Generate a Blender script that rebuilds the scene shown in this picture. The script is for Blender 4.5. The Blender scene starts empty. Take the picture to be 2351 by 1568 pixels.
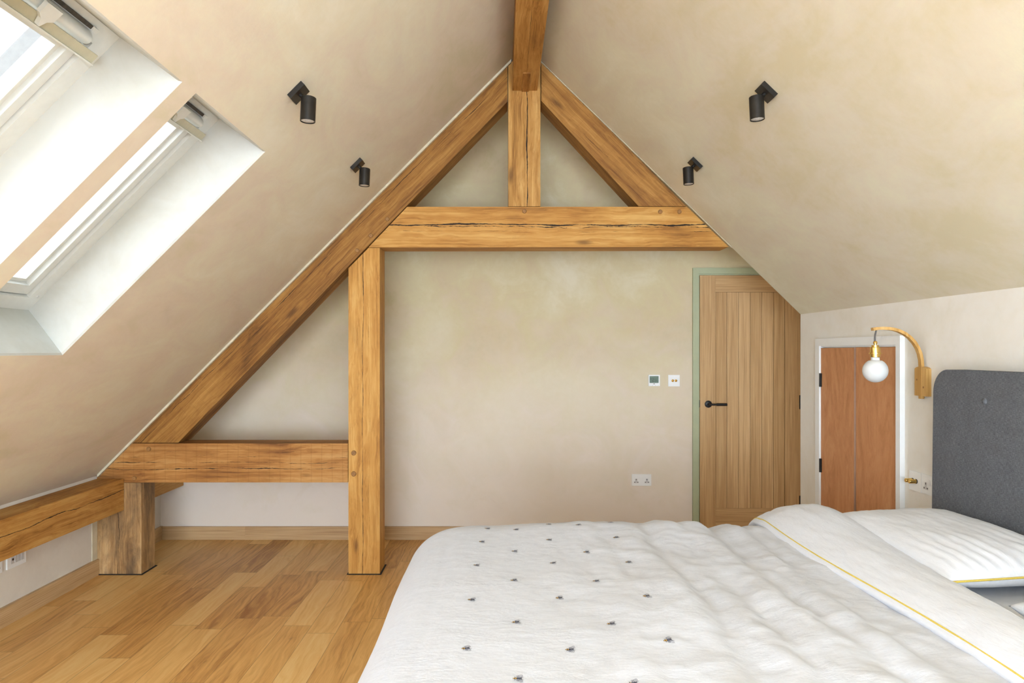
import bpy, bmesh, math, random
from mathutils import Vector, Matrix, noise
random.seed(7)
C = bpy.context.scene.collection
F = 1640.0                    # focal length in pixels of the 2351 px frame
VX, VY, ZE = 1152.0, 806.0, 1.412   # principal point and eye height
PI = math.pi

# ------------------------------------------------------------------ helpers
def lin(r, g, b):
    def f(c):
        c /= 255.0
        return c / 12.92 if c <= 0.04045 else ((c + 0.055) / 1.055) ** 2.4
    return (f(r), f(g), f(b), 1.0)
def at(px, py, Y):            # point of the picture at depth Y
    return Vector(((px - VX) * Y / F, Y, ZE + (VY - py) * Y / F))
def on_x(px, py, X):          # point of the picture on the plane x = X
    Y = F * X / (px - VX)
    return at(px, py, Y)
def obj(name, bm, mat, parent=None, smooth=False, origin=None, bevel=None):
    if bevel:
        bmesh.ops.bevel(bm, geom=[e for e in bm.edges if len(e.link_faces) == 2 and e.calc_face_angle(0) > 0.5], offset=bevel, segments=2, affect='EDGES', profile=0.5)
    bmesh.ops.recalc_face_normals(bm, faces=bm.faces)
    if origin is None:
        if parent is None and bm.verts:
            lo = Vector([min(v.co[i] for v in bm.verts) for i in range(3)]); hi = Vector([max(v.co[i] for v in bm.verts) for i in range(3)])
            origin = Vector(((lo.x + hi.x) / 2, (lo.y + hi.y) / 2, lo.z))
        else:
            origin = parent_origin(parent)
    origin = Vector(origin)
    bmesh.ops.translate(bm, verts=bm.verts, vec=-origin)
    me = bpy.data.meshes.new(name); bm.to_mesh(me); bm.free()
    for m in (mat if isinstance(mat, (list, tuple)) else [mat]): me.materials.append(m)
    if smooth:
        for p in me.polygons: p.use_smooth = True
        if smooth != 'all':
            me.set_sharp_from_angle(angle=math.radians(40))
    o = bpy.data.objects.new(name, me); C.objects.link(o)
    if parent is not None:
        o.parent = parent; o.location = origin - parent_origin(parent)
    else:
        o.location = origin
    return o
def parent_origin(p):
    v = Vector((0, 0, 0))
    while p is not None:
        v += p.location; p = p.parent
    return v
def empty(name, loc):
    o = bpy.data.objects.new(name, None); C.objects.link(o); o.location = loc; o.empty_display_size = 0.1
    return o
def tag(o, label, cat, group=None, kind=None):
    o['label'] = label; o['category'] = cat
    if group: o['group'] = group
    if kind: o['kind'] = kind
    return o
def box(bm, x0, x1, y0, y1, z0, z1):
    vs = [bm.verts.new((x, y, z)) for x in (x0, x1) for y in (y0, y1) for z in (z0, z1)]
    for f in ((0, 1, 3, 2), (4, 6, 7, 5), (0, 4, 5, 1), (2, 3, 7, 6), (0, 2, 6, 4), (1, 5, 7, 3)):
        bm.faces.new([vs[i] for i in f])
    return bm
def BX(*a): return box(bmesh.new(), *a)
def prism(pts, y0, y1, bm=None):          # polygon in XZ swept along Y
    bm = bm or bmesh.new()
    a = [bm.verts.new((x, y0, z)) for x, z in pts]; b = [bm.verts.new((x, y1, z)) for x, z in pts]
    bm.faces.new(a); bm.faces.new(b[::-1]); n = len(pts)
    for i in range(n): bm.faces.new((a[i], b[i], b[(i + 1) % n], a[(i + 1) % n]))
    return bm
def prism_x(pts, x0, x1, bm=None):        # polygon in YZ swept along X
    bm = bm or bmesh.new()
    a = [bm.verts.new((x0, y, z)) for y, z in pts]; b = [bm.verts.new((x1, y, z)) for y, z in pts]
    bm.faces.new(a); bm.faces.new(b[::-1]); n = len(pts)
    for i in range(n): bm.faces.new((a[i], b[i], b[(i + 1) % n], a[(i + 1) % n]))
    return bm
def cyl(bm, p0, p1, r0, r1=None, n=24, caps=True):
    r1 = r0 if r1 is None else r1
    p0, p1 = Vector(p0), Vector(p1); d = (p1 - p0).normalized()
    u = d.orthogonal().normalized(); w = d.cross(u)
    A = []; B = []
    for i in range(n):
        t = 2 * PI * i / n; q = u * math.cos(t) + w * math.sin(t)
        A.append(bm.verts.new(p0 + q * r0)); B.append(bm.verts.new(p1 + q * r1))
    for i in range(n): bm.faces.new((A[i], A[(i + 1) % n], B[(i + 1) % n], B[i]))
    if caps: bm.faces.new(A[::-1]); bm.faces.new(B)
    return bm
def lathe(bm, prof, c, axis=(0, 0, 1), n=40):   # prof: (radius, height)
    ax = Vector(axis).normalized(); u = ax.orthogonal().normalized(); w = ax.cross(u); c = Vector(c)
    rings = []
    for r, h in prof:
        if r < 1e-6: rings.append([bm.verts.new(c + ax * h)])
        else: rings.append([bm.verts.new(c + ax * h + (u * math.cos(2 * PI * i / n) + w * math.sin(2 * PI * i / n)) * r) for i in range(n)])
    for a, b in zip(rings, rings[1:]):
        for i in range(n):
            j = (i + 1) % n
            if len(a) == 1 and len(b) == 1: continue
            if len(a) == 1: bm.faces.new((a[0], b[i], b[j]))
            elif len(b) == 1: bm.faces.new((a[i], a[j], b[0]))
            else: bm.faces.new((a[i], a[j], b[j], b[i]))
    return bm
def tube(bm, pts, r, n=10):
    pts = [Vector(p) for p in pts]; rings = []
    up = Vector((0.123, 0.2, 0.97)).normalized()
    for i, p in enumerate(pts):
        d = (pts[min(i + 1, len(pts) - 1)] - pts[max(i - 1, 0)]).normalized()
        u = d.cross(up)
        if u.length < 1e-3: u = d.cross(Vector((1, 0, 0)))
        u.normalize(); w = u.cross(d)
        rings.append([bm.verts.new(p + (u * math.cos(2 * PI * k / n) + w * math.sin(2 * PI * k / n)) * r) for k in range(n)])
    for a, b in zip(rings, rings[1:]):
        for k in range(n): bm.faces.new((a[k], a[(k + 1) % n], b[(k + 1) % n], b[k]))
    bm.faces.new(rings[0][::-1]); bm.faces.new(rings[-1])
    return bm

# ------------------------------------------------------------------ materials
class N:
    def __init__(s, name):
        s.m = bpy.data.materials.new(name); s.m.use_nodes = True; s.t = s.m.node_tree; s.t.nodes.clear()
        s.out = s.t.nodes.new('ShaderNodeOutputMaterial')
    def n(s, typ, **kw):
        nd = s.t.nodes.new(typ)
        for k, v in kw.items():
            if k.startswith('i_'):
                key = k[2:]; key = int(key) if key.isdigit() else key.replace('_', ' ')
                s.put(nd.inputs[key], v)
            else: setattr(nd, k, v)
        return nd
    def put(s, inp, v):
        if isinstance(v, bpy.types.NodeSocket): s.t.links.new(v, inp)
        else: inp.default_value = v
    def math(s, op, a, b=0.0, c=None, clamp=False):
        nd = s.t.nodes.new('ShaderNodeMath'); nd.operation = op; nd.use_clamp = clamp
        s.put(nd.inputs[0], a); s.put(nd.inputs[1], b)
        if c is not None: s.put(nd.inputs[2], c)
        return nd.outputs[0]
    def pos(s): return s.n('ShaderNodeNewGeometry').outputs['Position']
    def dot(s, v, d):
        nd = s.t.nodes.new('ShaderNodeVectorMath'); nd.operation = 'DOT_PRODUCT'; s.put(nd.inputs[0], v); nd.inputs[1].default_value = d
        return nd.outputs['Value']
    def xyz(s, x, y, z):
        nd = s.t.nodes.new('ShaderNodeCombineXYZ')
        for i, v in enumerate((x, y, z)): s.put(nd.inputs[i], v)
        return nd.outputs[0]
    def noise(s, vec, scale, detail=4, rough=0.55, dist=0.0):
        nd = s.n('ShaderNodeTexNoise'); s.put(nd.inputs['Vector'], vec); nd.inputs['Scale'].default_value = scale
        nd.inputs['Detail'].default_value = detail; nd.inputs['Roughness'].default_value = rough; nd.inputs['Distortion'].default_value = dist
        return nd.outputs['Fac']
    def ramp(s, fac, stops, interp='LINEAR'):
        nd = s.n('ShaderNodeValToRGB'); cr = nd.color_ramp; cr.interpolation = interp
        while len(cr.elements) < len(stops): cr.elements.new(0.5)
        for e, (p, c) in zip(cr.elements, stops): e.position = p; e.color = c if len(c) == 4 else (*c, 1)
        s.put(nd.inputs[0], fac); return nd.outputs[0]
    def rng(s, v, a, b, c=0.0, d=1.0):
        nd = s.n('ShaderNodeMapRange'); s.put(nd.inputs[0], v)
        for i, q in enumerate((a, b, c, d)): nd.inputs[i + 1].default_value = q
        return nd.outputs[0]
    def mix(s, fac, a, b, mode='MIX'):
        nd = s.n('ShaderNodeMix', data_type='RGBA', blend_type=mode)
        s.put(nd.inputs[0], fac); s.put(nd.inputs[6], a); s.put(nd.inputs[7], b); return nd.outputs[2]
    def bump(s, h, strength=0.2, dist=0.01):
        nd = s.n('ShaderNodeBump'); nd.inputs['Strength'].default_value = strength; nd.inputs['Distance'].default_value = dist
        s.put(nd.inputs['Height'], h); return nd.outputs[0]
    def bsdf(s, color, rough=0.6, metal=0.0, normal=None, spec=0.5, **kw):
        b = s.n('ShaderNodeBsdfPrincipled'); s.put(b.inputs['Base Color'], color); s.put(b.inputs['Roughness'], rough)
        b.inputs['Metallic'].default_value = metal; b.inputs['Specular IOR Level'].default_value = spec
        if normal is not None: s.put(b.inputs['Normal'], normal)
        for k, v in kw.items(): s.put(b.inputs[k.replace('_', ' ')], v)
        s.t.links.new(b.outputs[0], s.out.inputs[0]); return s.m

def plain(name, col, rough=0.5, metal=0.0, spec=0.5, var=0.03, scale=40.0, bump=0.0):
    k = N(name); nz = k.noise(k.pos(), scale, 4)
    c0 = lin(*[max(0, c * (1 - var)) for c in col]); c1 = lin(*[min(255, c * (1 + var)) for c in col])
    cc = k.ramp(nz, [(0.3, c0), (0.7, c1)])
    return k.bsdf(cc, rough, metal, k.bump(nz, bump, 0.003) if bump else None, spec)

def plaster(name, cols, bounce_tint=None, bump=0.10, along=(1, 1, 1)):
    k = N(name); p = k.pos()
    mp = k.n('ShaderNodeMapping'); k.put(mp.inputs[0], p); mp.inputs['Scale'].default_value = along
    v = mp.outputs[0]
    big = k.noise(v, 0.9, 3, 0.6, 0.8); mid = k.noise(v, 3.2, 5, 0.62, 1.2); fine = k.noise(p, 26, 3, 0.6)
    f = k.math('ADD', k.math('MULTIPLY', big, 0.62), k.math('ADD', k.math('MULTIPLY', mid, 0.33), k.math('MULTIPLY', fine, 0.10)))
    cc = k.ramp(f, [(0.39, lin(*cols[0])), (0.48, lin(*cols[1])), (0.555, lin(*cols[2])), (0.69, lin(*cols[3]))])
    if bounce_tint:
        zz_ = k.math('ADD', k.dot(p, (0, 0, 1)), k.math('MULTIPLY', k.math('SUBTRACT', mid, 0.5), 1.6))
        cc = k.mix(k.rng(zz_, 1.8, 0.3, 0, 0.85), cc, lin(*bounce_tint))  # light bounced off the floor, painted into the colour of the lower wall
    h = k.math('MULTIPLY', fine, 0.35)
    return k.bsdf(cc, 0.82, 0, k.bump(h, bump, 0.02), 0.25)

def axes(u, v):
    u = Vector(u).normalized(); v = Vector(v); v = (v - u * v.dot(u)).normalized(); return u, v, u.cross(v)
def oak(name, u, v, cracks=(), seed=0.0, cols=None, saw=0.0, stain=0.5, knots=0.6, grey=0.0, gloss=0.5):
    cols = cols or ((134, 88, 38), (180, 130, 64), (200, 150, 82), (220, 178, 112))
    U, V, W = axes(u, v); k = N(name); p = k.pos()
    a = k.math('ADD', k.dot(p, U), seed); b = k.dot(p, V); c = k.dot(p, W)
    vec = k.xyz(a, b, c)
    bend = k.noise(k.xyz(k.math('MULTIPLY', a, 1.6), k.math('MULTIPLY', b, 5.0), k.math('MULTIPLY', c, 5.0)), 1.0, 3)
    off = k.math('MULTIPLY', k.math('SUBTRACT', bend, 0.5), 0.10)
    b2 = k.math('ADD', b, off); c2 = k.math('ADD', c, off)
    g1 = k.noise(k.xyz(k.math('MULTIPLY', a, 0.8), k.math('MULTIPLY', b2, 40), k.math('MULTIPLY', c2, 40)), 1.0, 5, 0.66, 0.2)
    g2 = k.noise(k.xyz(k.math('MULTIPLY', a, 4.0), k.math('MULTIPLY', b2, 190), k.math('MULTIPLY', c2, 190)), 1.0, 4, 0.6)
    br = k.noise(k.xyz(k.math('MULTIPLY', a, 1.3), k.math('MULTIPLY', b, 4.5), k.math('MULTIPLY', c, 4.5)), 1.0, 4, 0.6, 0.6)
    f = k.math('ADD', k.math('MULTIPLY', g1, 0.42), k.math('ADD', k.math('MULTIPLY', g2, 0.22), k.math('MULTIPLY', br, 0.40)))
    col = k.ramp(f, [(0.38, lin(*cols[0])), (0.48, lin(*cols[1])), (0.55, lin(*cols[2])), (0.66, lin(*cols[3]))])
    # stains and weathered patches
    st = k.noise(k.xyz(k.math('MULTIPLY', a, 2.6), k.math('MULTIPLY', b, 7.0), k.math('MULTIPLY', c, 7.0)), 1.0, 6, 0.7, 0.8)
    col = k.mix(k.rng(st, 0.55, 0.78, 0, stain), col, lin(142, 92, 38))
    if grey:
        gr = k.noise(k.xyz(k.math('MULTIPLY', a, 3.1), k.math('MULTIPLY', b, 9.0), k.math('MULTIPLY', c, 9.0)), 1.3, 6, 0.7, 0.4)
        col = k.mix(k.rng(gr, 0.42, 0.66, 0, grey), col, lin(96, 78, 58))
    if saw:
        ws = k.noise(k.xyz(k.math('MULTIPLY', a, 1.0), k.math('MULTIPLY', b, 3), 0.0), 2.0, 2)
        s1 = k.math('SINE', k.math('MULTIPLY', k.math('ADD', a, k.math('MULTIPLY', ws, 0.01)), 2 * PI / 0.066))
        col = k.mix(k.math('MULTIPLY', k.rng(s1, 0.90, 1.0, 0, 1), saw), col, lin(126, 80, 34))
    # knots
    if knots:
        vor = k.n('ShaderNodeTexVoronoi'); k.put(vor.inputs['Vector'], k.xyz(k.math('MULTIPLY', a, 1.6), k.math('MULTIPLY', b, 5.0), k.math('MULTIPLY', c, 5.0))); vor.inputs['Scale'].default_value = 0.9
        kd = vor.outputs['Distance']
        col = k.mix(k.math('MULTIPLY', k.rng(kd, 0.10, 0.04, 0, 1), knots), col, lin(72, 42, 18))
    h = g1
    for i, (c0, amp, wid, lo) in enumerate(cracks):
        wob = k.noise(k.xyz(k.math('ADD', k.math('MULTIPLY', a, 1.5), i * 3.7 + 1), k.math('MULTIPLY', b, 2.0), 0.0), 1.4, 6, 0.62)
        d = k.math('ABSOLUTE', k.math('SUBTRACT', b, k.math('ADD', c0, k.math('MULTIPLY', k.math('SUBTRACT', wob, 0.5), amp))))
        pres = k.noise(k.xyz(k.math('ADD', k.math('MULTIPLY', a, 3.6), i * 9.1), 5.0, 0.0), 1.0, 5, 0.7)
        ww = k.rng(pres, lo, lo + 0.25, 0.0, wid)
        m = k.math('SUBTRACT', 1.0, k.math('DIVIDE', d, k.math('ADD', ww, 0.00001)), clamp=True)
        m = k.math('MULTIPLY', m, 2.2, clamp=True)
        col = k.mix(m, col, lin(34, 20, 9))
    return k.bsdf(col, 0.62, 0, k.bump(h, 0.35, 0.004), gloss * 0.6)

def joinery_oak(name, u, v, cols, seed=0.0, stretch=190):
    U, V, W = axes(u, v); k = N(name); p = k.pos()
    a = k.math('ADD', k.dot(p, U), seed); b = k.math('ADD', k.dot(p, V), seed * 1.7); c = k.dot(p, W)
    g1 = k.noise(k.xyz(k.math('MULTIPLY', a, 2.5), k.math('MULTIPLY', b, stretch), k.math('MULTIPLY', c, stretch)), 1.0, 4, 0.6)
    g2 = k.noise(k.xyz(k.math('MULTIPLY', a, 1.2), k.math('MULTIPLY', b, 14), k.math('MULTIPLY', c, 14)), 1.0, 4, 0.6, 0.6)
    f = k.math('ADD', k.math('MULTIPLY', g1, 0.68), k.math('MULTIPLY', g2, 0.32))
    col = k.ramp(f, [(0.36, lin(*cols[0])), (0.50, lin(*cols[1])), (0.64, lin(*cols[2]))])
    return k.bsdf(col, 0.5, 0, None, 0.35)

M = {}
WALLC = ((200, 184, 138), (214, 195, 160), (217, 202, 162), (229, 218, 190))
M['plaster_back'] = plaster('limewash plaster back bounce tint', WALLC, (244, 231, 219))  # last colour is the painted bounce tint low on the wall
M['plaster_left'] = plaster('limewash plaster left slope', ((220, 208, 180), (229, 214, 194), (232, 222, 198), (240, 233, 215)), along=(1.3, 0.6, 1.3))
M['plaster_right'] = plaster('limewash plaster right slope', ((222, 210, 178), (229, 218, 196), (232, 225, 199), (241, 236, 215)), along=(1.3, 0.6, 1.3))
M['plaster_side'] = plaster('limewash plaster knee wall', ((236, 228, 212), (242, 235, 222), (245, 239, 229), (249, 245, 236)))
M['plaster_low'] = plaster('limewash plaster eaves wall', ((222, 212, 198), (228, 219, 206), (233, 225, 212), (238, 231, 221)))
M['reveal'] = plaster('pale reveal plaster', ((198, 197, 186), (205, 205, 197), (210, 211, 205), (216, 217, 213)), bump=0.05)
M['bead'] = plain('plaster bead', (214, 202, 174), 0.8, var=0.05, scale=12)
M['white_paint'] = plain('white painted wood', (248, 248, 246), 0.45, var=0.008, scale=18)
M['frame_paint'] = plain('white lacquered frame', (226, 227, 222), 0.35, var=0.01)
M['flap'] = plain('pale lacquered flap', (198, 192, 164), 0.35, var=0.02)
M['cover_white'] = plain('white moulded cover', (230, 231, 225), 0.4, var=0.01)
M['vent_dark'] = plain('dark vent slot', (62, 56, 46), 0.6, var=0.3, scale=60)
M['grey_metal'] = plain('grey aluminium cladding', (158, 158, 156), 0.4, 0.3, var=0.03, scale=60)
M['dark_grey_metal'] = plain('dark gasket', (70, 76, 84), 0.5, var=0.1)
M['white_plastic'] = plain('white switch plate', (248, 248, 246), 0.35, var=0.004)
M['slot'] = plain('dark socket slot', (60, 52, 50), 0.5)
M['pale_grey'] = plain('pale grey plastic', (212, 210, 208), 0.4, var=0.01)
M['sage'] = plain('sage green paint', (178, 184, 148), 0.5, var=0.02, scale=10)
M['black_metal'] = plain('dark bronzed metal', (38, 35, 31), 0.42, 0.35, var=0.25, scale=30)
M['black_iron'] = plain('matt black iron', (24, 23, 22), 0.45, 0.2, var=0.2)
M['lens'] = plain('frosted lamp lens', (206, 204, 200), 0.25, var=0.12, scale=220)
M['brass'] = plain('polished brass', (228, 192, 112), 0.22, 1.0, var=0.05)
M['cable'] = plain('grey braided cable', (98, 92, 86), 0.7, var=0.25, scale=900)
M['bulb'] = plain('opal bulb glass', (222, 222, 219), 0.5, spec=.3, var=0.004)
M['lamp_wood'] = joinery_oak('pale steamed lamp wood', (0, 0, 1), (1, 0, 0), ((186, 138, 70), (208, 162, 94), (222, 180, 116)), 0.3, 90)
M['screen'] = plain('green grey display', (108, 128, 110), 0.25, var=0.03)
M['digit'] = plain('dark display digit', (48, 62, 52), 0.4)
M['sheet'] = plain('pale grey fitted sheet', (236, 236, 240), 0.85, var=0.01, bump=0.1)
M['bed_base'] = plain('dark grey bed base', (84, 86, 90), 0.9, var=0.1, scale=200)
M['peg'] = plain('oak end grain peg', (150, 106, 54), 0.6, var=0.15, scale=120)
M['gap'] = plain('dark shadow gap', (30, 26, 24), 0.8)
M['piping'] = plain('yellow piping', (226, 198, 92), 0.7, var=0.06, scale=300)
M['bee_dark'] = plain('embroidered charcoal thread', (58, 58, 70), 0.8, var=0.2, scale=500)
M['bee_gold'] = plain('embroidered gold thread', (222, 172, 66), 0.8, var=0.1, scale=500)
M['bee_wing'] = plain('embroidered grey thread', (112, 114, 128), 0.8, var=0.15, scale=500)
k = N('clear glass pane'); tr = k.n('ShaderNodeBsdfTransparent'); gl = k.n('ShaderNodeBsdfGlossy'); gl.inputs['Roughness'].default_value = 0.02
mx = k.n('ShaderNodeMixShader'); mx.inputs[0].default_value = 0.05; k.t.links.new(tr.outputs[0], mx.inputs[1]); k.t.links.new(gl.outputs[0], mx.inputs[2]); k.t.links.new(mx.outputs[0], k.out.inputs[0]); M['glass'] = k.m

# plywood leaves of the cupboard
k = N('orange brown plywood'); p = k.pos()
w1 = k.noise(k.xyz(0.0, k.math('MULTIPLY', k.dot(p, (0, 1, 0)), 9), k.math('MULTIPLY', k.dot(p, (0, 0, 1)), 2.6)), 1.0, 5, 0.6, 2.2)
w2 = k.noise(k.xyz(0.0, k.math('MULTIPLY', k.dot(p, (0, 1, 0)), 160), k.math('MULTIPLY', k.dot(p, (0, 0, 1)), 30)), 1.0, 4, 0.6, 0.6)
M['plywood'] = k.bsdf(k.ramp(k.math('ADD', k.math('MULTIPLY', w1, 0.65), k.math('MULTIPLY', w2, 0.35)), [(0.32, lin(188, 128, 80)), (0.5, lin(208, 146, 98)), (0.68, lin(218, 162, 114))]), 0.6, 0, k.bump(w2, 0.1, 0.002), 0.3)

# white cotton: fine crumples
def cotton(name, col, stretch=(1, 1, 1), s=0.55):
    k = N(name); p = k.pos(); mp = k.n('ShaderNodeMapping'); k.put(mp.inputs[0], p); mp.inputs['Scale'].default_value = stretch
    mp.inputs['Rotation'].default_value = (0, 0, 0.5)
    q = mp.outputs[0]
    a = k.noise(q, 9, 7, 0.68, 0.3); b = k.noise(q, 40, 3, 0.6, 0.4); e = k.noise(q, 3.1, 1, 0.5)
    h = k.math('ADD', k.math('MULTIPLY', a, k.rng(e, 0.35, 0.65, 0.35, 1.0)), k.math('MULTIPLY', b, 0.14))
    cc = k.ramp(b, [(0.3, lin(*[c - 3 for c in col])), (0.7, lin(*[min(255, c + 2) for c in col]))])
    return k.bsdf(cc, 0.85, 0, k.bump(h, s, 0.02), 0.15, Sheen_Weight=0.15)
M['cotton'] = cotton('white cotton duvet', (211, 212, 218), (1.0, 2.0, 1.0), 0.24)
M['cotton_fold'] = cotton('white cotton fold', (229, 230, 236), (2.6, 0.7, 1.0), 0.30)
M['cotton_pillow'] = cotton('white cotton pillow', (234, 235, 240), (2.6, 0.6, 1.0), 0.22)

# charcoal linen headboard
k = N('charcoal linen'); p = k.pos()
t1 = k.noise(k.xyz(0.0, k.math('MULTIPLY', k.dot(p, (0, 1, 0)), 70), k.math('MULTIPLY', k.dot(p, (0, 0, 1)), 700)), 1.0, 3, 0.6)
t2 = k.noise(k.xyz(0.0, k.math('MULTIPLY', k.dot(p, (0, 1, 0)), 700), k.math('MULTIPLY', k.dot(p, (0, 0, 1)), 70)), 1.0, 3, 0.6)
t3 = k.noise(p, 14, 5, 0.6)
f = k.math('ADD', k.math('MULTIPLY', t1, 0.48), k.math('ADD', k.math('MULTIPLY', t2, 0.42), k.math('MULTIPLY', t3, 0.10)))
M['linen'] = k.bsdf(k.ramp(f, [(0.34, lin(78, 79, 82)), (0.5, lin(104, 105, 108)), (0.66, lin(136, 137, 140))]), 0.95, 0, k.bump(t1, 0.15, 0.002), 0.1)

# oak strip floor, boards along Y
k = N('oak strip floor'); p = k.pos(); PWID = 0.146
x = k.dot(p, (1, 0, 0)); y = k.dot(p, (0, 1, 0))
rx = k.math('DIVIDE', k.math('ADD', x, 10.03), PWID); row = k.math('FLOOR', rx); fx = k.math('SUBTRACT', rx, row)
wn = k.n('ShaderNodeTexWhiteNoise', noise_dimensions='2D'); k.put(wn.inputs['Vector'], k.xyz(row, 3.3, 0))
wn2 = k.n('ShaderNodeTexWhiteNoise', noise_dimensions='2D'); k.put(wn2.inputs['Vector'], k.xyz(row, 8.1, 0))
ln = k.math('ADD', 0.62, k.math('MULTIPLY', wn2.outputs['Value'], 0.45))
ry = k.math('ADD', k.math('DIVIDE', k.math('ADD', y, 10), ln), k.math('MULTIPLY', wn.outputs['Value'], 7.0)); seg = k.math('FLOOR', ry); fy = k.math('SUBTRACT', ry, seg)
wid = k.n('ShaderNodeTexWhiteNoise', noise_dimensions='2D'); k.put(wid.inputs['Vector'], k.xyz(row, seg, 0)); tone = wid.outputs['Value']
so = k.math('MULTIPLY', tone, 37.0)
bend = k.noise(k.xyz(k.math('ADD', k.math('MULTIPLY', x, 5), so), k.math('ADD', k.math('MULTIPLY', y, 1.3), so), 0), 1.0, 3, 0.5)
gx = k.math('ADD', k.math('MULTIPLY', x, 1.0), k.math('MULTIPLY', bend, 0.22))
cath = k.math('SINE', k.math('MULTIPLY', k.math('ADD', gx, so), 210.0))
g1 = k.noise(k.xyz(k.math('ADD', k.math('MULTIPLY', gx, 30), so), k.math('MULTIPLY', y, 1.8), so), 1.0, 5, 0.6)
g2 = k.noise(k.xyz(k.math('MULTIPLY', x, 260), k.math('MULTIPLY', y, 9), so), 1.0, 3, 0.6)
f = k.math('ADD', k.math('MULTIPLY', k.math('SUBTRACT', tone, 0.5), 0.32), k.math('ADD', k.math('MULTIPLY', g1, 0.56), k.math('ADD', k.math('MULTIPLY', g2, 0.29), k.math('MULTIPLY', cath, 0.030))))
col = k.ramp(f, [(0.16, lin(168, 112, 56)), (0.36, lin(220, 166, 96)), (0.5, lin(236, 186, 114)), (0.68, lin(244, 204, 136))])
kn = k.noise(k.xyz(k.math('MULTIPLY', x, 14), k.math('MULTIPLY', y, 7), so), 1.0, 2, 0.5)
col = k.mix(k.rng(kn, 0.76, 0.84, 0, 0.5), col, lin(92, 54, 24))
ex = k.math('MINIMUM', fx, k.math('SUBTRACT', 1.0, fx)); ey = k.math('MULTIPLY', k.math('MINIMUM', fy, k.math('SUBTRACT', 1.0, fy)), 5.0)
edge = k.rng(k.math('MINIMUM', ex, ey), 0.0, 0.012, 1.0, 0.0)
col = k.mix(k.math('MULTIPLY', edge, 0.75), col, lin(96, 58, 26))
h = k.math('SUBTRACT', k.math('MULTIPLY', g1, 0.2), edge)
M['floor'] = k.bsdf(col, 0.42, 0, None, 0.4)

# ------------------------------------------------------------------ the room
YB, YT0, YT1 = 5.36, 4.518, 4.705            # back wall, truss front, truss back
XL, XR = -2.56, 1.888
YN = -3.2                                    # wall behind the camera
LP = lambda x: ZE + 1.779 + 1.003 * x        # left slope
RP = lambda x: ZE + 2.07 - 0.9733 * x        # right slope
XA = (2.07 - 1.779) / (1.003 + 0.9733)

def struct(name, bm, mat, label, cat, parent=None, **kw):
    o = obj(name, bm, mat, parent, **kw)
    if parent is None: tag(o, label, cat, kind='structure')
    return o
bm = bmesh.new(); box(bm, XL - 0.3, 2.6, YN - 0.2, YB + 0.2, -0.12, 0.0)
struct('floor', bm, M['floor'], 'oak strip floor with boards running towards the end wall', 'floor')
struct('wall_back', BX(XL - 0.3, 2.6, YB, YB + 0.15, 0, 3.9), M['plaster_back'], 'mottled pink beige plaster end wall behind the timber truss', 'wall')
struct('wall_left', BX(XL - 0.12, XL, YN, YB, 0, LP(XL) + 0.01), M['plaster_low'], 'low plaster eaves wall under the long plate timber', 'wall')
struct('wall_right', BX(XR, XR + 0.12, YN, YT0 - .003, 0, RP(XR) + 0.02), M['plaster_side'], 'pale plaster knee wall behind the headboard and lamp', 'wall')
struct('wall_near', BX(XL - 0.3, 2.6, YN - 0.15, YN, 0, 3.9), M['plaster_side'], 'plaster wall at the near end of the room', 'wall')
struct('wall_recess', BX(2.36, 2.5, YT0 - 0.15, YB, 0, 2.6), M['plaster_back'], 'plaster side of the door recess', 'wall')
# right slope as a slab that ends at the truss, and the recess ceiling beyond it
bm = prism([(XA, RP(XA)), (XR + 0.12, RP(XR + 0.12)), (XR + 0.12, RP(XR + 0.12) + 0.17), (XA, RP(XA) + 0.17)], YN, YT0 - .003)
struct('ceiling_right', bm, M['plaster_right'], 'cream plastered slope on the bed side', 'ceiling')
RQ = lambda x: RP(x) + 0.42
bm = prism([(-0.10, RQ(-0.10)), (2.5, RQ(2.5)), (2.5, RQ(2.5) + 0.1), (-0.10, RQ(-0.10) + 0.1)], YT0 + 0.001, YB)
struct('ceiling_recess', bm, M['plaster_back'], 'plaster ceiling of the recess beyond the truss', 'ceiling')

# left slope with two skylight openings, in plane coordinates (y, t up the slope, d outwards)
ET = Vector((1, 0, 1.003)).normalized(); EN = Vector((-1.003, 0, 1)).normalized()
O0 = Vector((0, 0, LP(0)))
def sl(y, t, d): return O0 + ET * t + EN * d + Vector((0, y, 0))
def tx(x): return (Vector((x, 0, LP(x))) - O0).dot(ET)
T0, T1 = tx(-1.786), tx(-0.968)
OPEN = [(1.49, 2.149), (2.256, 2.905)]
ys = [YN, OPEN[0][0] - .006, OPEN[0][1] + .006, OPEN[1][0] - .006, OPEN[1][1] + .006, YB]; ts = [tx(XL - 0.12), T0 - .006, T1 + .006, tx(0.45)]
bm = bmesh.new()
for i in range(5):
    for j in range(3):
        if j == 1 and i in (1, 3): continue
        bm.faces.new([bm.verts.new(sl(y, t, 0)) for y, t in ((ys[i], ts[j]), (ys[i + 1], ts[j]), (ys[i + 1], ts[j + 1]), (ys[i], ts[j + 1]))])
bmesh.ops.remove_doubles(bm, verts=bm.verts, dist=1e-4)
struct('ceiling_left', bm, M['plaster_left'], 'pink beige plastered slope with the two roof windows', 'ceiling')

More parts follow.
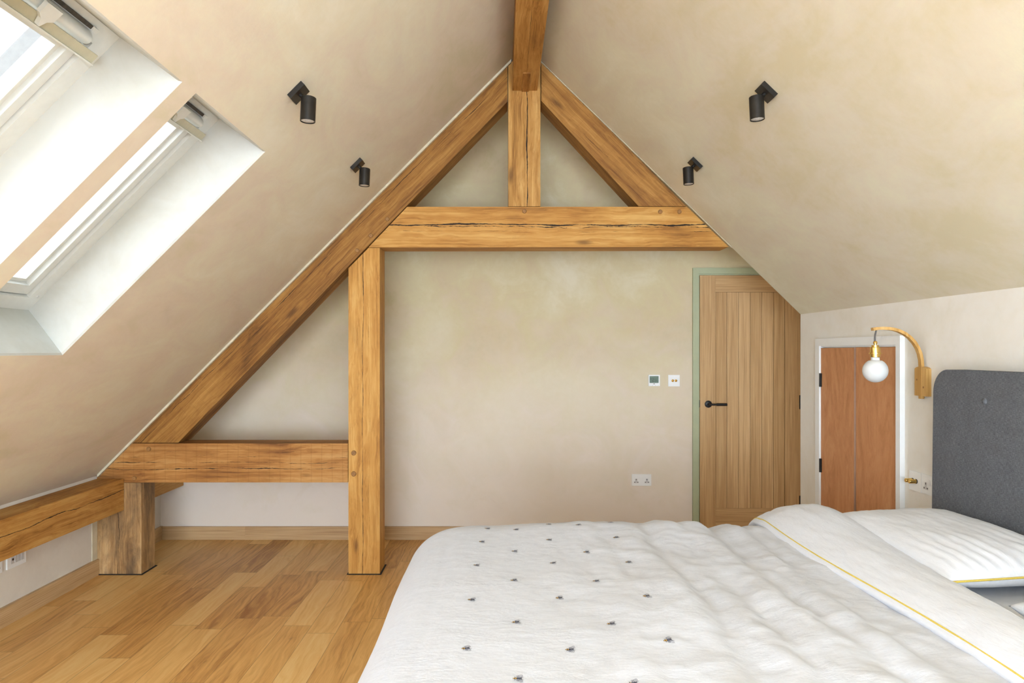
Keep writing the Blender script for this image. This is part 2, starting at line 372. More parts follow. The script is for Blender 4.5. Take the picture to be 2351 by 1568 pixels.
def lbox(bm, y0, y1, t0, t1, d0, d1):
    vs = [bm.verts.new(sl(y, t, d)) for y in (y0, y1) for t in (t0, t1) for d in (d0, d1)]
    for f in ((0, 1, 3, 2), (4, 6, 7, 5), (0, 4, 5, 1), (2, 3, 7, 6), (0, 2, 6, 4), (1, 5, 7, 3)): bm.faces.new([vs[i] for i in f])
    return bm
def ring(y0, y1, t0, t1, w, d0, d1, wt=None, wb=None):
    bm = bmesh.new(); wt = wt or w; wb = wb or w
    lbox(bm, y0, y0 + w, t0, t1, d0, d1); lbox(bm, y1 - w, y1, t0, t1, d0, d1)
    lbox(bm, y0 + w, y1 - w, t0, t0 + wb, d0, d1); lbox(bm, y0 + w, y1 - w, t1 - wt, t1, d0, d1)
    return bm
DW = 0.228                                   # depth of the reveal
TB, TT = T0 + 0.030, T1 - 0.032              # window frame is a little smaller than the opening
def skylight(i, y0, y1, label):
    r = empty('window_%d' % (i + 1), sl((y0 + y1) / 2, T0, 0)); tag(r, label, 'roof window', kind='structure')
    bm = bmesh.new()
    rings = [[sl(a, b, d) for a, b in ((p0, q0), (p1, q0), (p1, q1), (p0, q1))] for p0, p1, q0, q1, d in
             ((y0 - .006, y1 + .006, T0 - .006, T1 + .006, 0), (y0, y1, T0, T1, .007), (y0, y1, TB, TT, DW), (y0, y1, TB, TT, DW + .10))]
    rv = [[bm.verts.new(q) for q in R_] for R_ in rings]
    for a, b in zip(rv, rv[1:]):
        for q in range(4): bm.faces.new((a[q], a[(q + 1) % 4], b[(q + 1) % 4], b[q]))
    obj('reveal', bm, M['reveal'], r)
    fr = obj('outer_frame', ring(y0, y1, TB, TT, .064, DW - .004, DW + .09), M['frame_paint'], r, bevel=.003)
    bm = bmesh.new(); p = sl(y1 - .028, TB + .075, DW - .004); cyl(bm, p, p - EN * .004, .007, .006, 16); obj('cap', bm, M['pale_grey'], fr)
    a0, a1, b0, b1 = y0 + .068, y1 - .068, TB + .068, TT - .066
    obj('sash', ring(a0, a1, b0, b1, .034, DW + .010, DW + .088, wt=.056, wb=.045), M['frame_paint'], r, bevel=.004)
    obj('glazing_bead', ring(a0 + .033, a1 - .033, b0 + .044, b1 - .055, .016, DW + .03, DW + .07), M['cover_white'], r, bevel=.002)
    obj('pane', lbox(bmesh.new(), a0 + .034, a1 - .034, b0 + .045, b1 - .056, DW + .050, DW + .056), M['glass'], r)
    # the ventilation fitting across the head
    v = obj('vent_strip', lbox(bmesh.new(), y0 + .06, y1 - .12, TT - .034, TT - .022, DW - .012, DW - .003), M['vent_dark'], r)
    obj('end_stop', lbox(bmesh.new(), y1 - .120, y1 - .098, TT - .036, TT - .021, DW - .018, DW - .003), M['cover_white'], v, bevel=.001)
    bm = bmesh.new(); prof = []
    for q in range(13):
        th = PI * q / 12; prof.append((TT - .060 + .0225 * math.cos(th), DW - .004 - .036 * math.sin(th)))
    nl = 10; sec = []
    for q in range(nl + 1):                                     # rounded far end
        e = q / nl; yy = y1 - .128 + .018 * math.sin(e * PI / 2); sh = max(.02, math.cos(e * PI / 2)) ** .5
        sec.append((yy, sh))
    sec = [(y0 + .10, 1.0)] + sec
    VV = [[bm.verts.new(sl(yy, TT - .060 + (t - TT + .060) * (.6 + .4 * sh), DW - .004 + (d_ - DW + .004) * sh)) for t, d_ in prof] for yy, sh in sec]
    for a, b in zip(VV, VV[1:]):
        for q in range(12): bm.faces.new((a[q], b[q], b[q + 1], a[q + 1]))
    bm.faces.new(VV[0]); bm.faces.new(VV[-1][::-1])
    obj('vent_cover', bm, M['cover_white'], r, smooth=True)
    hb = obj('handle_bar', lbox(bmesh.new(), y0 + .06, y1 - .075, TT - .107, TT - .078, DW - .050, DW - .044), M['flap'], r, bevel=.001)
    obj('lip', lbox(bmesh.new(), y0 + .06, y1 - .072, TT - .111, TT - .1065, DW - .056, DW - .040), M['cover_white'], hb, bevel=.001)
    obj('bracket', lbox(bmesh.new(), y1 - .110, y1 - .095, TT - .100, TT - .080, DW - .044, DW + .012), M['cover_white'], hb, bevel=.002)
    bm = bmesh.new(); ym = (y0 + y1) / 2
    tp = [(ym - .030, TT - .040), (ym + .030, TT - .040), (ym + .028, TT - .074), (ym + .012, TT - .084), (ym + .002, TT - .104), (ym - .004, TT - .104), (ym - .012, TT - .084), (ym - .028, TT - .074)]
    A = [bm.verts.new(sl(y, t, DW - .064)) for y, t in tp]; B = [bm.verts.new(sl(y, t, DW - .052)) for y, t in tp]; n = len(tp)
    for q in range(n): bm.faces.new((A[q], B[q], B[(q + 1) % n], A[(q + 1) % n]))
    bm.faces.new(A); bm.faces.new(B[::-1]); obj('latch', bm, M['cover_white'], r, bevel=.002)
    cl = obj('cladding', ring(y0 + .010, y1 - .010, TB + .01, TT - .01, .034, DW + .105, DW + .175), M['grey_metal'], r, bevel=.003)
    obj('gasket', ring(y0 + .016, y1 - .016, TB + .016, TT - .016, .012, DW + .0945, DW + .104), M['dark_grey_metal'], cl)
skylight(0, *OPEN[0], 'nearer roof window, cut by the top corner, grey cladding seen through its pane')
skylight(1, *OPEN[1], 'farther roof window in the pink slope, next to the black spotlights')

# plaster beads where the slopes meet the rafters
perpL = lambda off: [(x, LP(x) - off) for x in ()]
bm = prism([(-2.545, LP(-2.545) - .002), (.06, LP(.06) - .002), (.06, LP(.06) - .020), (-2.545, LP(-2.545) - .020)], YT0 - .026, YT0 - .002)
struct('trim_1', bm, M['bead'], 'pale plaster bead along the longer rafter', 'plaster bead')
bm = prism([(.235, RP(.235) - .002), (1.45, RP(1.45) - .002), (1.45, RP(1.45) - .007), (.235, RP(.235) - .007)], YT0 - .016, YT0 - .002)
struct('trim_2', bm, M['bead'], 'pale plaster bead along the shorter rafter', 'plaster bead')

# baseboards
SK = ((180, 142, 98), (202, 166, 120), (216, 184, 140))
M['skirt_x'] = joinery_oak('pale oak skirting x', (1, 0, 0), (0, 0, 1), SK); M['skirt_x2'] = joinery_oak('pale oak skirting x2', (1, 0, 0), (0, 0, 1), ((172, 134, 92), (196, 160, 114), (212, 178, 134)), 2.2)
M['skirt_y'] = joinery_oak('pale oak skirting y', (0, 1, 0), (0, 0, 1), SK, 1.0)
XJ = at(565, 1230, YB).x
bb = obj('baseboard_back', BX(XL + .02, XJ - .0006, YB - .018, YB, 0, .098), M['skirt_x'], bevel=.002); tag(bb, 'oak baseboard along the foot of the end wall', 'baseboard', kind='structure')
obj('length', BX(XJ, at(1590, 0, YB).x, YB - .018, YB, 0, .098), M['skirt_x2'], bb, bevel=.002)
struct('baseboard_left', BX(XL, XL + .018, YN, YT0 - .006, 0, .100), M['skirt_y'], 'oak baseboard below the plate timber', 'baseboard', bevel=.002)
struct('baseboard_recess', BX(XL, XL + .018, YT1 + .02, YB, 0, .100), M['skirt_y'], 'short oak baseboard behind the stub post', 'baseboard', bevel=.002)
struct('trim_3', BX(XL, XL + .005, YT0 - .060, YT0 - .006, .100, .40), M['bead'], 'pale plaster bead beside the stub post', 'plaster bead', bevel=.0015)

# ------------------------------------------------------------------ the oak frame
S0 = F / YT0
def fp(px, py): q = at(px, py, YT0); return (q.x, q.z)
def timber(name, pts, mat, label, cat='timber beam', y0=YT0, y1=YT1, group='timbers of the oak roof truss', bev=.006):
    o = obj(name, prism([fp(*q) for q in pts], y0, y1), mat, None, bevel=bev); tag(o, label, cat, group); return o
def pegs(o, pts, r=.0135, Y=YT0):
    for px, py in pts:
        bm = bmesh.new(); q = at(px, py, Y - .004); lathe(bm, [(0, .006), (r * .8, .006), (r, .003), (r, -.01)], q + Vector((0, .002, 0)), (0, -1, 0), 18)
        obj('peg', bm, M['peg'], o, smooth=True)
zz = lambda py: ZE + (VY - py) / S0
xx = lambda px: (px - VX) / S0
DL = (1, 0, 1.0); DR = (1, 0, -0.985)
dl = Vector(DL).normalized(); vl = axes(DL, (0, 0, 1))[1]
dr = Vector(DR).normalized(); vr = axes(DR, (0, 0, 1))[1]
def cl(px, py, v): return Vector((xx(px), 0, zz(py))).dot(v)

o = timber('rafter', [(1165.2, 147.5), (1165.2, 233), (409, 1016.5), (303, 1016.5)],
           oak('oak rafter long', DL, (0, 0, 1), [(cl(700, 640, vl), .05, .0035, .42), (cl(560, 870, vl), .04, .004, .55)], 1.3, ((88, 54, 20), (134, 89, 36), (158, 109, 48), (186, 138, 70)), saw=0.10, stain=.45), 'long sloping rafter from the stub post corner up to the king post', 'rafter')
pegs(o, [(889, 503), (851, 541), (820, 575)])
o = timber('rafter', [(1242.6, 142), (1575.5, 473.5), (1466, 473.5), (1242.6, 231)],
           oak('oak rafter short', DR, (0, 0, 1), [(cl(1330, 300, vr), .06, .003, .5)], 4.1, ((108, 68, 28), (152, 104, 48), (174, 124, 60), (198, 150, 84)), saw=0.10), 'short sloping rafter between the king post and the collar beam, with scorch marks', 'rafter')
o = timber('king_post', [(1167, 473.8), (1240.8, 473.8), (1240.8, 146), (1205, 111), (1167, 150)],
           oak('oak king post', (0, 0, 1), (1, 0, 0), [(xx(1210), .035, .006, .36), (xx(1204), .015, .002, .45)], 7.7), 'king post, the short upright at the apex with a long split', 'post')
o = timber('collar_beam', [(934.8, 474.8), (1577.5, 474.8), (1673, 566.5), (845.8, 568)],
           oak('oak collar', (1, 0, 0), (0, 0, 1), [(zz(516), .055, .0075, .36), (zz(546), .06, .002, .55), (zz(521), .075, .006, .44), (zz(530), .06, .003, .5)], 2.9, ((134, 86, 34), (184, 128, 58), (202, 148, 74), (220, 174, 102)), stain=.35), 'horizontal collar beam with a long dark split above the door height', 'beam')
pegs(o, [(1204, 485), (1516, 486), (1560, 486)])
o = timber('post', [(800, 1318.6), (872, 1318.6), (872, 569), (846, 569), (800, 616)],
           oak('oak tall post', (0, 0, 1), (1, 0, 0), [(xx(833), .035, .0032, .38), (xx(848), .04, .0022, .5), (xx(822), .04, .002, .52)], 5.2, ((140, 90, 38), (190, 134, 62), (208, 154, 78), (226, 180, 108)), stain=.4), 'tall oak post standing on the floor beside the bed', 'post')
pegs(o, [(812, 1040), (812, 1088)], .016)
obj('base_gap', BX(xx(797), xx(876), YT0 - .012, YT1 + .012, 0.0005, .004), M['gap'], o)
o = timber('tie_beam', [(300, 1018.2), (798.6, 1018.2), (798.6, 1107.6), (222, 1107.6), (222, 1096)],
           oak('oak low tie', (1, 0, 0), (0, 0, 1), [(zz(1062), .05, .004, .45), (zz(1076), .06, .005, .42), (zz(1048), .07, .003, .5), (zz(1037), .05, .0025, .52)], 9.4, ((104, 64, 28), (162, 108, 52), (184, 130, 68), (206, 158, 96)), saw=.18, stain=.6, knots=.8), 'low horizontal tie beam with saw marks between stub post and tall post', 'beam')
pegs(o, [(341, 1031), (308, 1098)], .014)
o = obj('stub_post', BX(XL + .0015, -2.277, YT0 - .004, YT1 - .016, 0.0, zz(1108.4)), oak('oak stub post', (0, 0, 1), (1, 0, 0), [(-2.425, .05, .004, .4), (-2.33, .03, .002, .5)], 3.3, ((128, 94, 58), (172, 132, 84), (192, 152, 102), (210, 174, 126)), grey=.75, stain=.5), bevel=.006)
tag(o, 'thick grey weathered stub post under the end of the low tie beam', 'post', 'timbers of the oak roof truss')
obj('base_gap', BX(XL + .002, -2.266, YT0 - .016, YT1 - .004, 0.0005, .004), M['gap'], o)
ym = oak('oak plate', (0, 1, 0), (0, 0, 1), [(.53, .06, .004, .36), (.46, .04, .002, .5)], 6.1, ((132, 86, 38), (184, 130, 64), (200, 150, 80), (216, 170, 104)), stain=.7)
o = obj('wall_plate', BX(XL + .004, -2.386, YN + .01, YT0 - .008, .409, .606), ym, bevel=.006); tag(o, 'long plate timber running along the eaves towards the viewer', 'beam', 'timbers of the oak roof truss')
o = obj('wall_plate', BX(XL + .004, -2.386, YT1 + .004, YB - .004, .405, .602), ym, bevel=.006); tag(o, 'short plate timber beyond the stub post, seen under the tie beam', 'beam', 'timbers of the oak roof truss')
ridge = prism([(.068, 3.058), (.2225, 3.058), (.2225, RP(.2225) - .003), (XA, RP(XA) - .006), (.068, LP(.068) - .003)], YN + .01, YT0 - .002)
o = obj('ridge_beam', ridge, oak('oak ridge', (0, 1, 0), (1, 0, 0), [(.145, .02, .0015, .4)], 8.2, ((124, 78, 32), (172, 120, 56), (190, 138, 72), (208, 160, 92)), stain=.8), bevel=.005); tag(o, 'ridge beam running under the apex towards the viewer', 'beam', 'timbers of the oak roof truss')
obj('tenon', BX(xx(1197.6), xx(1213.5), YT0 - .30, YT0 - .006, 3.050, 3.0575), oak('oak tenon', (0, 1, 0), (1, 0, 0), (), 2.2, ((110, 66, 24), (156, 104, 46), (176, 122, 60), (196, 146, 82)), stain=.8, knots=0), o)

# ------------------------------------------------------------------ the oak door in the end wall
DC = ((174, 136, 88), (196, 156, 106), (212, 175, 125))
M['door_v'] = joinery_oak('door oak upright', (0, 0, 1), (1, 0, 0), DC); M['door_h'] = joinery_oak('door oak rail', (1, 0, 0), (0, 0, 1), DC, 3.0)
d = empty('door_1', (at(1720, 0, YB).x, YB, 0)); tag(d, 'oak boarded door in a sage green frame, cut by the slope', 'door', kind='structure')
YD = YB - .012
def dx(px): return (px - VX) * YD / F
def dz(py): return ZE + (VY - py) * YD / F
xa, xb = dx(1606), dx(1606) + .762
obj('stile', BX(xa, dx(1641.8), YD - .012, YD + .01, .006, dz(632.8)), M['door_v'], d, bevel=.0015)
obj('stile', BX(dx(1801), xb, YD - .012, YD + .01, .006, dz(632.8)), M['door_v'], d, bevel=.0015)
obj('top_rail', BX(dx(1642), dx(1800.8), YD - .012, YD + .01, dz(670.8), dz(632.8)), M['door_h'], d, bevel=.0015)
obj('bottom_rail', BX(dx(1642), dx(1800.8), YD - .012, YD + .01, .006, dz(1166)), M['door_h'], d, bevel=.0015)
bp = [1642.3, 1668, 1695, 1721.5, 1748, 1774.6, 1800.6]
for i in range(6):
    obj('board', BX(dx(bp[i]) + .0012, dx(bp[i + 1]) - .0012, YD - .008, YD + .008, dz(1166), dz(671.2)),
        joinery_oak('door board oak', (0, 0, 1), (1, 0, 0), [tuple(c + (-6, 3, 6, -3, 2, -8)[i] for c in q) for q in DC], 5.0 + i * 2.3), d, bevel=.0035)
obj('backing', BX(dx(1642), dx(1801), YD + .0085, YD + .0105, dz(1166), dz(671)), M['gap'], d)
fr = obj('door_frame', bmesh.new(), M['sage'], d)
bm = bmesh.new(); xo = at(1591, 0, YB - .02).x; zt = at(0, 615, YB - .02).z
box(bm, xo, dx(1602.4), YB - .022, YB, 0, zt); box(bm, dx(1602.4), 2.358, YB - .022, YB, dz(628.4), zt); bm.to_mesh(fr.data); bm.free()
for v in fr.data.vertices: v.co -= Vector(d.location)
bm = bmesh.new(); box(bm, dx(1602.6), dx(1605.2), YB - .016, YB, 0, dz(628.6)); box(bm, dx(1605.2), 2.358, YB - .016, YB, dz(631.2), dz(628.6)); box(bm, xb + .003, 2.358, YB - .016, YB, 0, dz(631.2))
obj('stop', bm, M['sage'], d)
hd = bmesh.new(); c0 = Vector((dx(1625), YD - .012, dz(927.5)))
lathe(hd, [(0, .009), (.022, .009), (.0265, .006), (.0265, 0)], c0, (0, -1, 0), 32)
h = obj('handle', hd, M['black_iron'], d, smooth=True)
bm = bmesh.new(); cyl(bm, c0 + Vector((0, -.008, 0)), c0 + Vector((0, -.048, 0)), .009); cyl(bm, c0 + Vector((-.008, -.048, 0)), c0 + Vector((.05, -.048, 0)), .0075)
cyl(bm, c0 + Vector((.048, -.048, 0)), c0 + Vector((.125, -.048, 0)), .010)
obj('lever', bm, M['black_iron'], h, smooth=True)
obj('latch_plate', BX(xa - .003, xa - .0002, YD - .0125, YD, dz(935), dz(918)), M['black_iron'], d)
for a, b in ((907, 939), (1137, 1168)): obj('hinge', BX(dx(1833.5), xb + .002, YD - .020, YD - .0125, dz(b), dz(a)), M['black_iron'], d)

# ------------------------------------------------------------------ plates on the end wall
def plate_box(px0, px1, py0, py1, th=.008):
    a = at(px0, py1, YB - th); b = at(px1, py0, YB - th); return a.x, b.x, YB - th, YB - .0004, a.z, b.z
t = empty('thermostat', at(1502, 886, YB - .006)); tag(t, 'white square thermostat with a green display reading 21', 'thermostat')
a = plate_box(1489.2, 1515.0, 860.8, 886.4, .014); obj('housing', BX(*a), M['white_plastic'], t, bevel=.002)
yf = a[2]
def tz(px, py): q = at(px, py, yf); return q.x, q.z
q0 = tz(1491.4, 879.2); q1 = tz(1512, 863.4)
sc = obj('display', BX(q0[0], q1[0], yf - .001, yf + .003, q0[1], q1[1]), M['screen'], t)
bm = bmesh.new()
def seg7(bm, ox, oz, w, hgt, on, th):
    P = {'a': ((0, hgt), (w, hgt)), 'b': ((w, hgt / 2), (w, hgt)), 'c': ((w, 0), (w, hgt / 2)), 'd': ((0, 0), (w, 0)), 'e': ((0, 0), (0, hgt / 2)), 'f': ((0, hgt / 2), (0, hgt)), 'g': ((0, hgt / 2), (w, hgt / 2))}
    for s in on:
        (xa_, za_), (xb_, zb_) = P[s]
        box(bm, ox + min(xa_, xb_) - th / 2, ox + max(xa_, xb_) + th / 2, yf - .0016, yf - .0008, oz + min(za_, zb_) - th / 2, oz + max(za_, zb_) + th / 2)
b0 = tz(1497.6, 876.2); seg7(bm, b0[0], b0[1], .0125, .0235, 'abged', .0026)
b1 = tz(1505.4, 876.0); seg7(bm, b1[0], b1[1], .0, .0235, 'bc', .0026)
b2 = tz(1507.8, 876.2); seg7(bm, b2[0], b2[1], .004, .010, 'afgcd', .0012)
b3 = tz(1492.6, 870.6); box(bm, b3[0], b3[0] + .012, yf - .0016, yf - .0008, b3[1], b3[1] + .003)
obj('digits', bm, M['digit'], sc)
bm = bmesh.new(); b4 = tz(1499.8, 881.8); box(bm, b4[0], b4[0] + .013, yf - .0006, yf + .001, b4[1], b4[1] + .004); obj('maker_mark', bm, M['slot'], t)
for px in (1491.8, 1498.2, 1505, 1511.5):
    b5 = tz(px, 884.6); obj('button', BX(b5[0] - .004, b5[0] + .004, yf - .0012, yf + .001, b5[1] - .0012, b5[1] + .0012), M['pale_grey'], t)
t = empty('light_switch', at(1547.6, 887, YB - .004)); tag(t, 'white square switch plate with two brass toggles beside the oak door', 'light switch')
a = plate_box(1534.5, 1560.6, 860.9, 887); obj('plate', BX(*a), M['white_plastic'], t, bevel=.0015)
for px in (1544.5, 1551.8):
    c = at(px, 874, a[2]); bm = bmesh.new(); lathe(bm, [(0, .004), (.006, .004), (.0105, .0025), (.011, -.001)], c, (0, -1, 0), 6); g = obj('collar', bm, M['brass'], t, smooth=False)
    bm = bmesh.new(); cyl(bm, c, c + Vector((0, -.016, .006)), .003, .0042, 14); obj('toggle', bm, M['brass'], g, smooth=True)
def double_socket(name, org, ex, ey, en, label, mod='socket'):
    """org: lower corner; ex along the plate, ez up, en out of the wall"""
    t = empty(name, org); tag(t, label, 'wall socket')
    def lb(bm, u0, u1, v0, v1, n0, n1):
        vs = [bm.verts.new(org + ex * u + Vector((0, 0, v)) + en * n_) for u in (u0, u1) for v in (v0, v1) for n_ in (n0, n1)]
        for f in ((0, 1, 3, 2), (4, 6, 7, 5), (0, 4, 5, 1), (2, 3, 7, 6), (0, 2, 6, 4), (1, 5, 7, 3)): bm.faces.new([vs[i] for i in f])
        return bm
    obj('plate', lb(bmesh.new(), 0, .146, 0, .086, .0005, .008), M['white_plastic'], t, bevel=.0015)
    if mod == 'socket':
        for u in (.033, .113):
            bm = lb(bmesh.new(), u - .017, u + .017, .020, .032, .008, .0084); lb(bm, u - .008, u + .008, .032, .052, .008, .0084)
            s = obj('socket_face', bm, M['pale_grey'], t)
            bm = lb(bmesh.new(), u - .0022, u + .0022, .042, .051, .0084, .0088); lb(bm, u - .015, u - .008, .024, .0285, .0084, .0088); lb(bm, u + .008, u + .015, .024, .0285, .0084, .0088)
            obj('pin_slots', bm, M['slot'], s)
        for u in (.0645, .0815): 
            r_ = obj('rocker', lb(bmesh.new(), u - .0065, u + .0065, .044, .067, .008, .0105), M['white_plastic'], t, bevel=.001)
    else:
        obj('insert', lb(bmesh.new(), .028, .128, .022, .066, .008, .0088), M['pale_grey'], t)
        for u in (.054, .078, .102): obj('module', lb(bmesh.new(), u + .001, u + .021, .024, .064, .0088, .0105), M['pale_grey'], t, bevel=.001)
        bm = bmesh.new(); c = org + ex * .041 + Vector((0, 0, .044)) + en * .0085; cyl(bm, c, c + en * .0015, .0065); obj('aerial_port', bm, M['slot'], t)
    return t
a = plate_box(1450.7, 1494.3, 1089.1, 1115.2)
double_socket('wall_socket', Vector((a[0], YB, a[4])), Vector((1, 0, 0)), None, Vector((0, -1, 0)), 'white double socket low on the end wall, beside the oak door')
double_socket('media_socket', Vector((XL, 3.687, ZE - 1.131)), Vector((0, 1, 0)), None, Vector((1, 0, 0)), 'white plate with aerial port half hidden under the plate timber', 'media')['category'] = 'media plate'
double_socket('wall_socket', Vector((XL, 3.505, ZE - 1.131)), Vector((0, 1, 0)), None, Vector((1, 0, 0)), 'white double socket cut by the picture edge, under the plate timber')
sk = double_socket('wall_socket', Vector((XR, on_x(2119.6, 0, XR).y, ZE - .634)), Vector((0, -1, 0)), None, Vector((-1, 0, 0)), 'white double socket partly behind the grey headboard')
p0 = on_x(2091.2, 1121.3, XR); p1 = on_x(2118.6, 1085, XR)
t = empty('dimmer_switch', p0); tag(t, 'white dimmer plate with two brass knobs below the wall lamp', 'dimmer switch')
obj('plate', BX(XR - .008, XR - .0005, p1.y, p0.y, p0.z - .002, p0.z + .086), M['white_plastic'], t, bevel=.0015)
for yy in (p0.y - .029, p0.y - .058):
    c = Vector((XR - .008, yy, p0.z + .043)); bm = bmesh.new(); lathe(bm, [(0, .034), (.0085, .034), (.0092, .033), (.0092, .004), (.0098, .003)], c, (-1, 0, 0), 28); g = obj('knob', bm, M['brass'], t, smooth=True)
    bm = bmesh.new(); cyl(bm, c, c + Vector((-.004, 0, 0)), .0105); obj('knob_ring', bm, M['slot'], g)

# ------------------------------------------------------------------ eaves cupboard
XF = XR - .024; XLf = XR - .006
yo1 = on_x(1871.5, 0, XF).y; yo0 = on_x(2066, 0, XF).y; ztop = on_x(1871.5, 777.8, XF).z
zleaf = on_x(1888, 799, XLf).z
yl1 = on_x(1888, 0, XLf).y; yl0 = on_x(2056, 0, XF).y + .004; ysp = on_x(1964.5, 0, XLf).y
d = empty('door_2', (XR, (yo0 + yo1) / 2, 0)); tag(d, 'pair of orange brown plywood cupboard doors in a white frame', 'cupboard door', kind='structure')
bm = bmesh.new(); box(bm, XF, XR - .0005, yl1 + .003, yo1, 0, ztop); box(bm, XF, XR - .0005, yo0, yl0 - .004, 0, ztop); box(bm, XF, XR - .0005, yl0 - .004, yl1 + .003, zleaf + .012, ztop)
fr = obj('door_frame', bm, M['white_paint'], d, bevel=.002)
bm = bmesh.new(); box(bm, XF + .012, XR - .0006, yl0 - .004, yl1 + .003, zleaf + .004, zleaf + .0118); obj('head_lining', bm, M['white_paint'], d)
l1 = obj('leaf', BX(XLf - .008, XR - .0008, ysp + .004, yl1, .01, zleaf), M['plywood'], d, bevel=.002)
l2 = obj('leaf', BX(XLf, XR - .0008, yl0, ysp - .004, .01, zleaf + .002), M['plywood'], d, bevel=.002)
obj('edge_strip', BX(XLf - .0074, XR - .0009, ysp + .0005, ysp + .0042, .012, zleaf - .002), plain('raw board edge', (166, 130, 106), .9, var=.04, scale=20), d)
for px, a, b, lf in ((1885.5, 857, 888, l1), (1884.5, 1053, 1084, l1)):
    q = on_x(px, a, XF + .006); q2 = on_x(px, b, XF + .006)
    bm = bmesh.new(); cyl(bm, (XF + .004, yl1 - .002, q2.z), (XF + .004, yl1 - .002, q.z), .0055, n=14); box(bm, XF + .004, XLf, yl1 - .012, yl1 + .002, q2.z, q.z); obj('hinge', bm, M['black_iron'], d)
for a, b in ((871, 911), (1113, 1152)):
    q = on_x(2055, a, XLf); q2 = on_x(2055, b, XLf); bm = bmesh.new(); cyl(bm, (XLf - .002, yl0 + .003, q2.z), (XLf - .002, yl0 + .003, q.z), .0045, n=14); obj('hinge', bm, M['black_iron'], d)

# ------------------------------------------------------------------ wall lamp
YLm = 3.182
def lp(px, py, Y=YLm): return at(px, py, Y)
lm = empty('wall_lamp', (XR, YLm, lp(2113, 910).z)); tag(lm, 'curved wooden wall lamp with a white globe bulb beside the headboard', 'wall lamp')
zb, ztp, zmid = lp(2125, 909).z, lp(2125, 841.5).z, lp(2125, 848).z
pts = [(YLm - .044, zb), (YLm + .044, zb), (YLm + .044, zmid)] + [(YLm + .044 * math.cos(q), zmid + (ztp - zmid) * math.sin(q)) for q in [PI * i / 8 for i in range(1, 8)]] + [(YLm - .044, zmid)]
bp_ = obj('back_plate', prism_x(pts, XR - .024, XR - .0005), M['lamp_wood'], lm, bevel=.002)
for yy, zf in ((YLm - .024, .3), (YLm + .026, .55)):
    bm = bmesh.new(); c = Vector((XR - .024, yy, zb + zf * (ztp - zb))); cyl(bm, c + Vector((.002, 0, 0)), c + Vector((-.0008, 0, 0)), .0045, n=14); obj('screw_plug', bm, M['peg'], bp_)
zp = [(1180, 1393), (1180, 1250), (1180, 1100), (1180, 960), (1179, 860), (1172, 760), (1152, 660), (1115, 565), (1060, 475), (985, 392), (900, 328), (810, 283), (720, 256), (630, 243), (540, 239), (460, 243), (375, 256)]
raw = [Vector((1950 + x_ / 7.13, 0, 720 + y_ / 7.13)) for x_, y_ in zp]
cen = [lp(q.x, q.z) for q in raw]
bm = bmesh.new(); rg = []
for i, c in enumerate(cen):
    tdir = (cen[min(i + 1, len(cen) - 1)] - cen[max(i - 1, 0)]).normalized(); nrm = tdir.cross(Vector((0, 1, 0))).normalized()
    h_ = .0065; w_ = .0115
    rg.append([bm.verts.new(c + nrm * a_ * h_ + Vector((0, b_ * w_, 0))) for a_, b_ in ((-1, -1), (-1, 1), (1, 1), (1, -1))])
for a, b in zip(rg, rg[1:]):
    for i in range(4): bm.faces.new((a[i], a[(i + 1) % 4], b[(i + 1) % 4], b[i]))
bm.faces.new(rg[0][::-1]); bm.faces.new(rg[-1])
obj('arm', bm, M['lamp_wood'], lm, smooth=True)
cz = [(2012.2, 757), (2010.6, 763), (2009.2, 769), (2008.6, 776), (2008.4, 784)]
bm = bmesh.new(); tube(bm, [lp(*q) for q in cz], .0038); obj('cable', bm, M['cable'], lm, smooth=True)
bm = bmesh.new(); tube(bm, [Vector((cen[0].x + .006, YLm, zb + .004)), Vector((cen[0].x + .012, YLm, zb - .008)), Vector((XR - .012, YLm, zb - .006)), Vector((XR - .006, YLm, zb + .004))], .0038); obj('cable', bm, M['cable'], lm, smooth=True)
bc = lp(2009.5, 851); k_ = YLm / F
def zof(py): return (851 - py) * k_
prof = [(.0055, zof(783)), (.0085, zof(785)), (.0085, zof(789)), (.006, zof(790)), (.006, zof(792)), (.0155, zof(792.5)), (.0155, zof(796.5)), (.0205, zof(797)), (.0215, zof(800)), (.0215, zof(809.5)), (.0265, zof(810)), (.0265, zof(812.6)), (.021, zof(813)), (.021, zof(819.5)), (.017, zof(820.5)), (0, zof(820.5))]
bm = bmesh.new(); lathe(bm, prof, bc); obj('lamp_holder', bm, M['brass'], lm, smooth=True)
R_b = .0525
prof = [(.0175, zof(820.6)), (.0178, zof(826)), (.0200, zof(828.5))]
for i in range(5, 31): q = PI * i / 30; prof.append((R_b * math.sin(q) if i < 30 else 0, R_b * math.cos(q)))
prof = [q for q in prof if not (q[1] > zof(829) and q[1] < zof(820.6) and False)]
bm = bmesh.new(); lathe(bm, [prof[0], prof[1], (.0195, zof(828.0))] + prof[3:], bc); obj('bulb', bm, M['bulb'], lm, smooth='all')

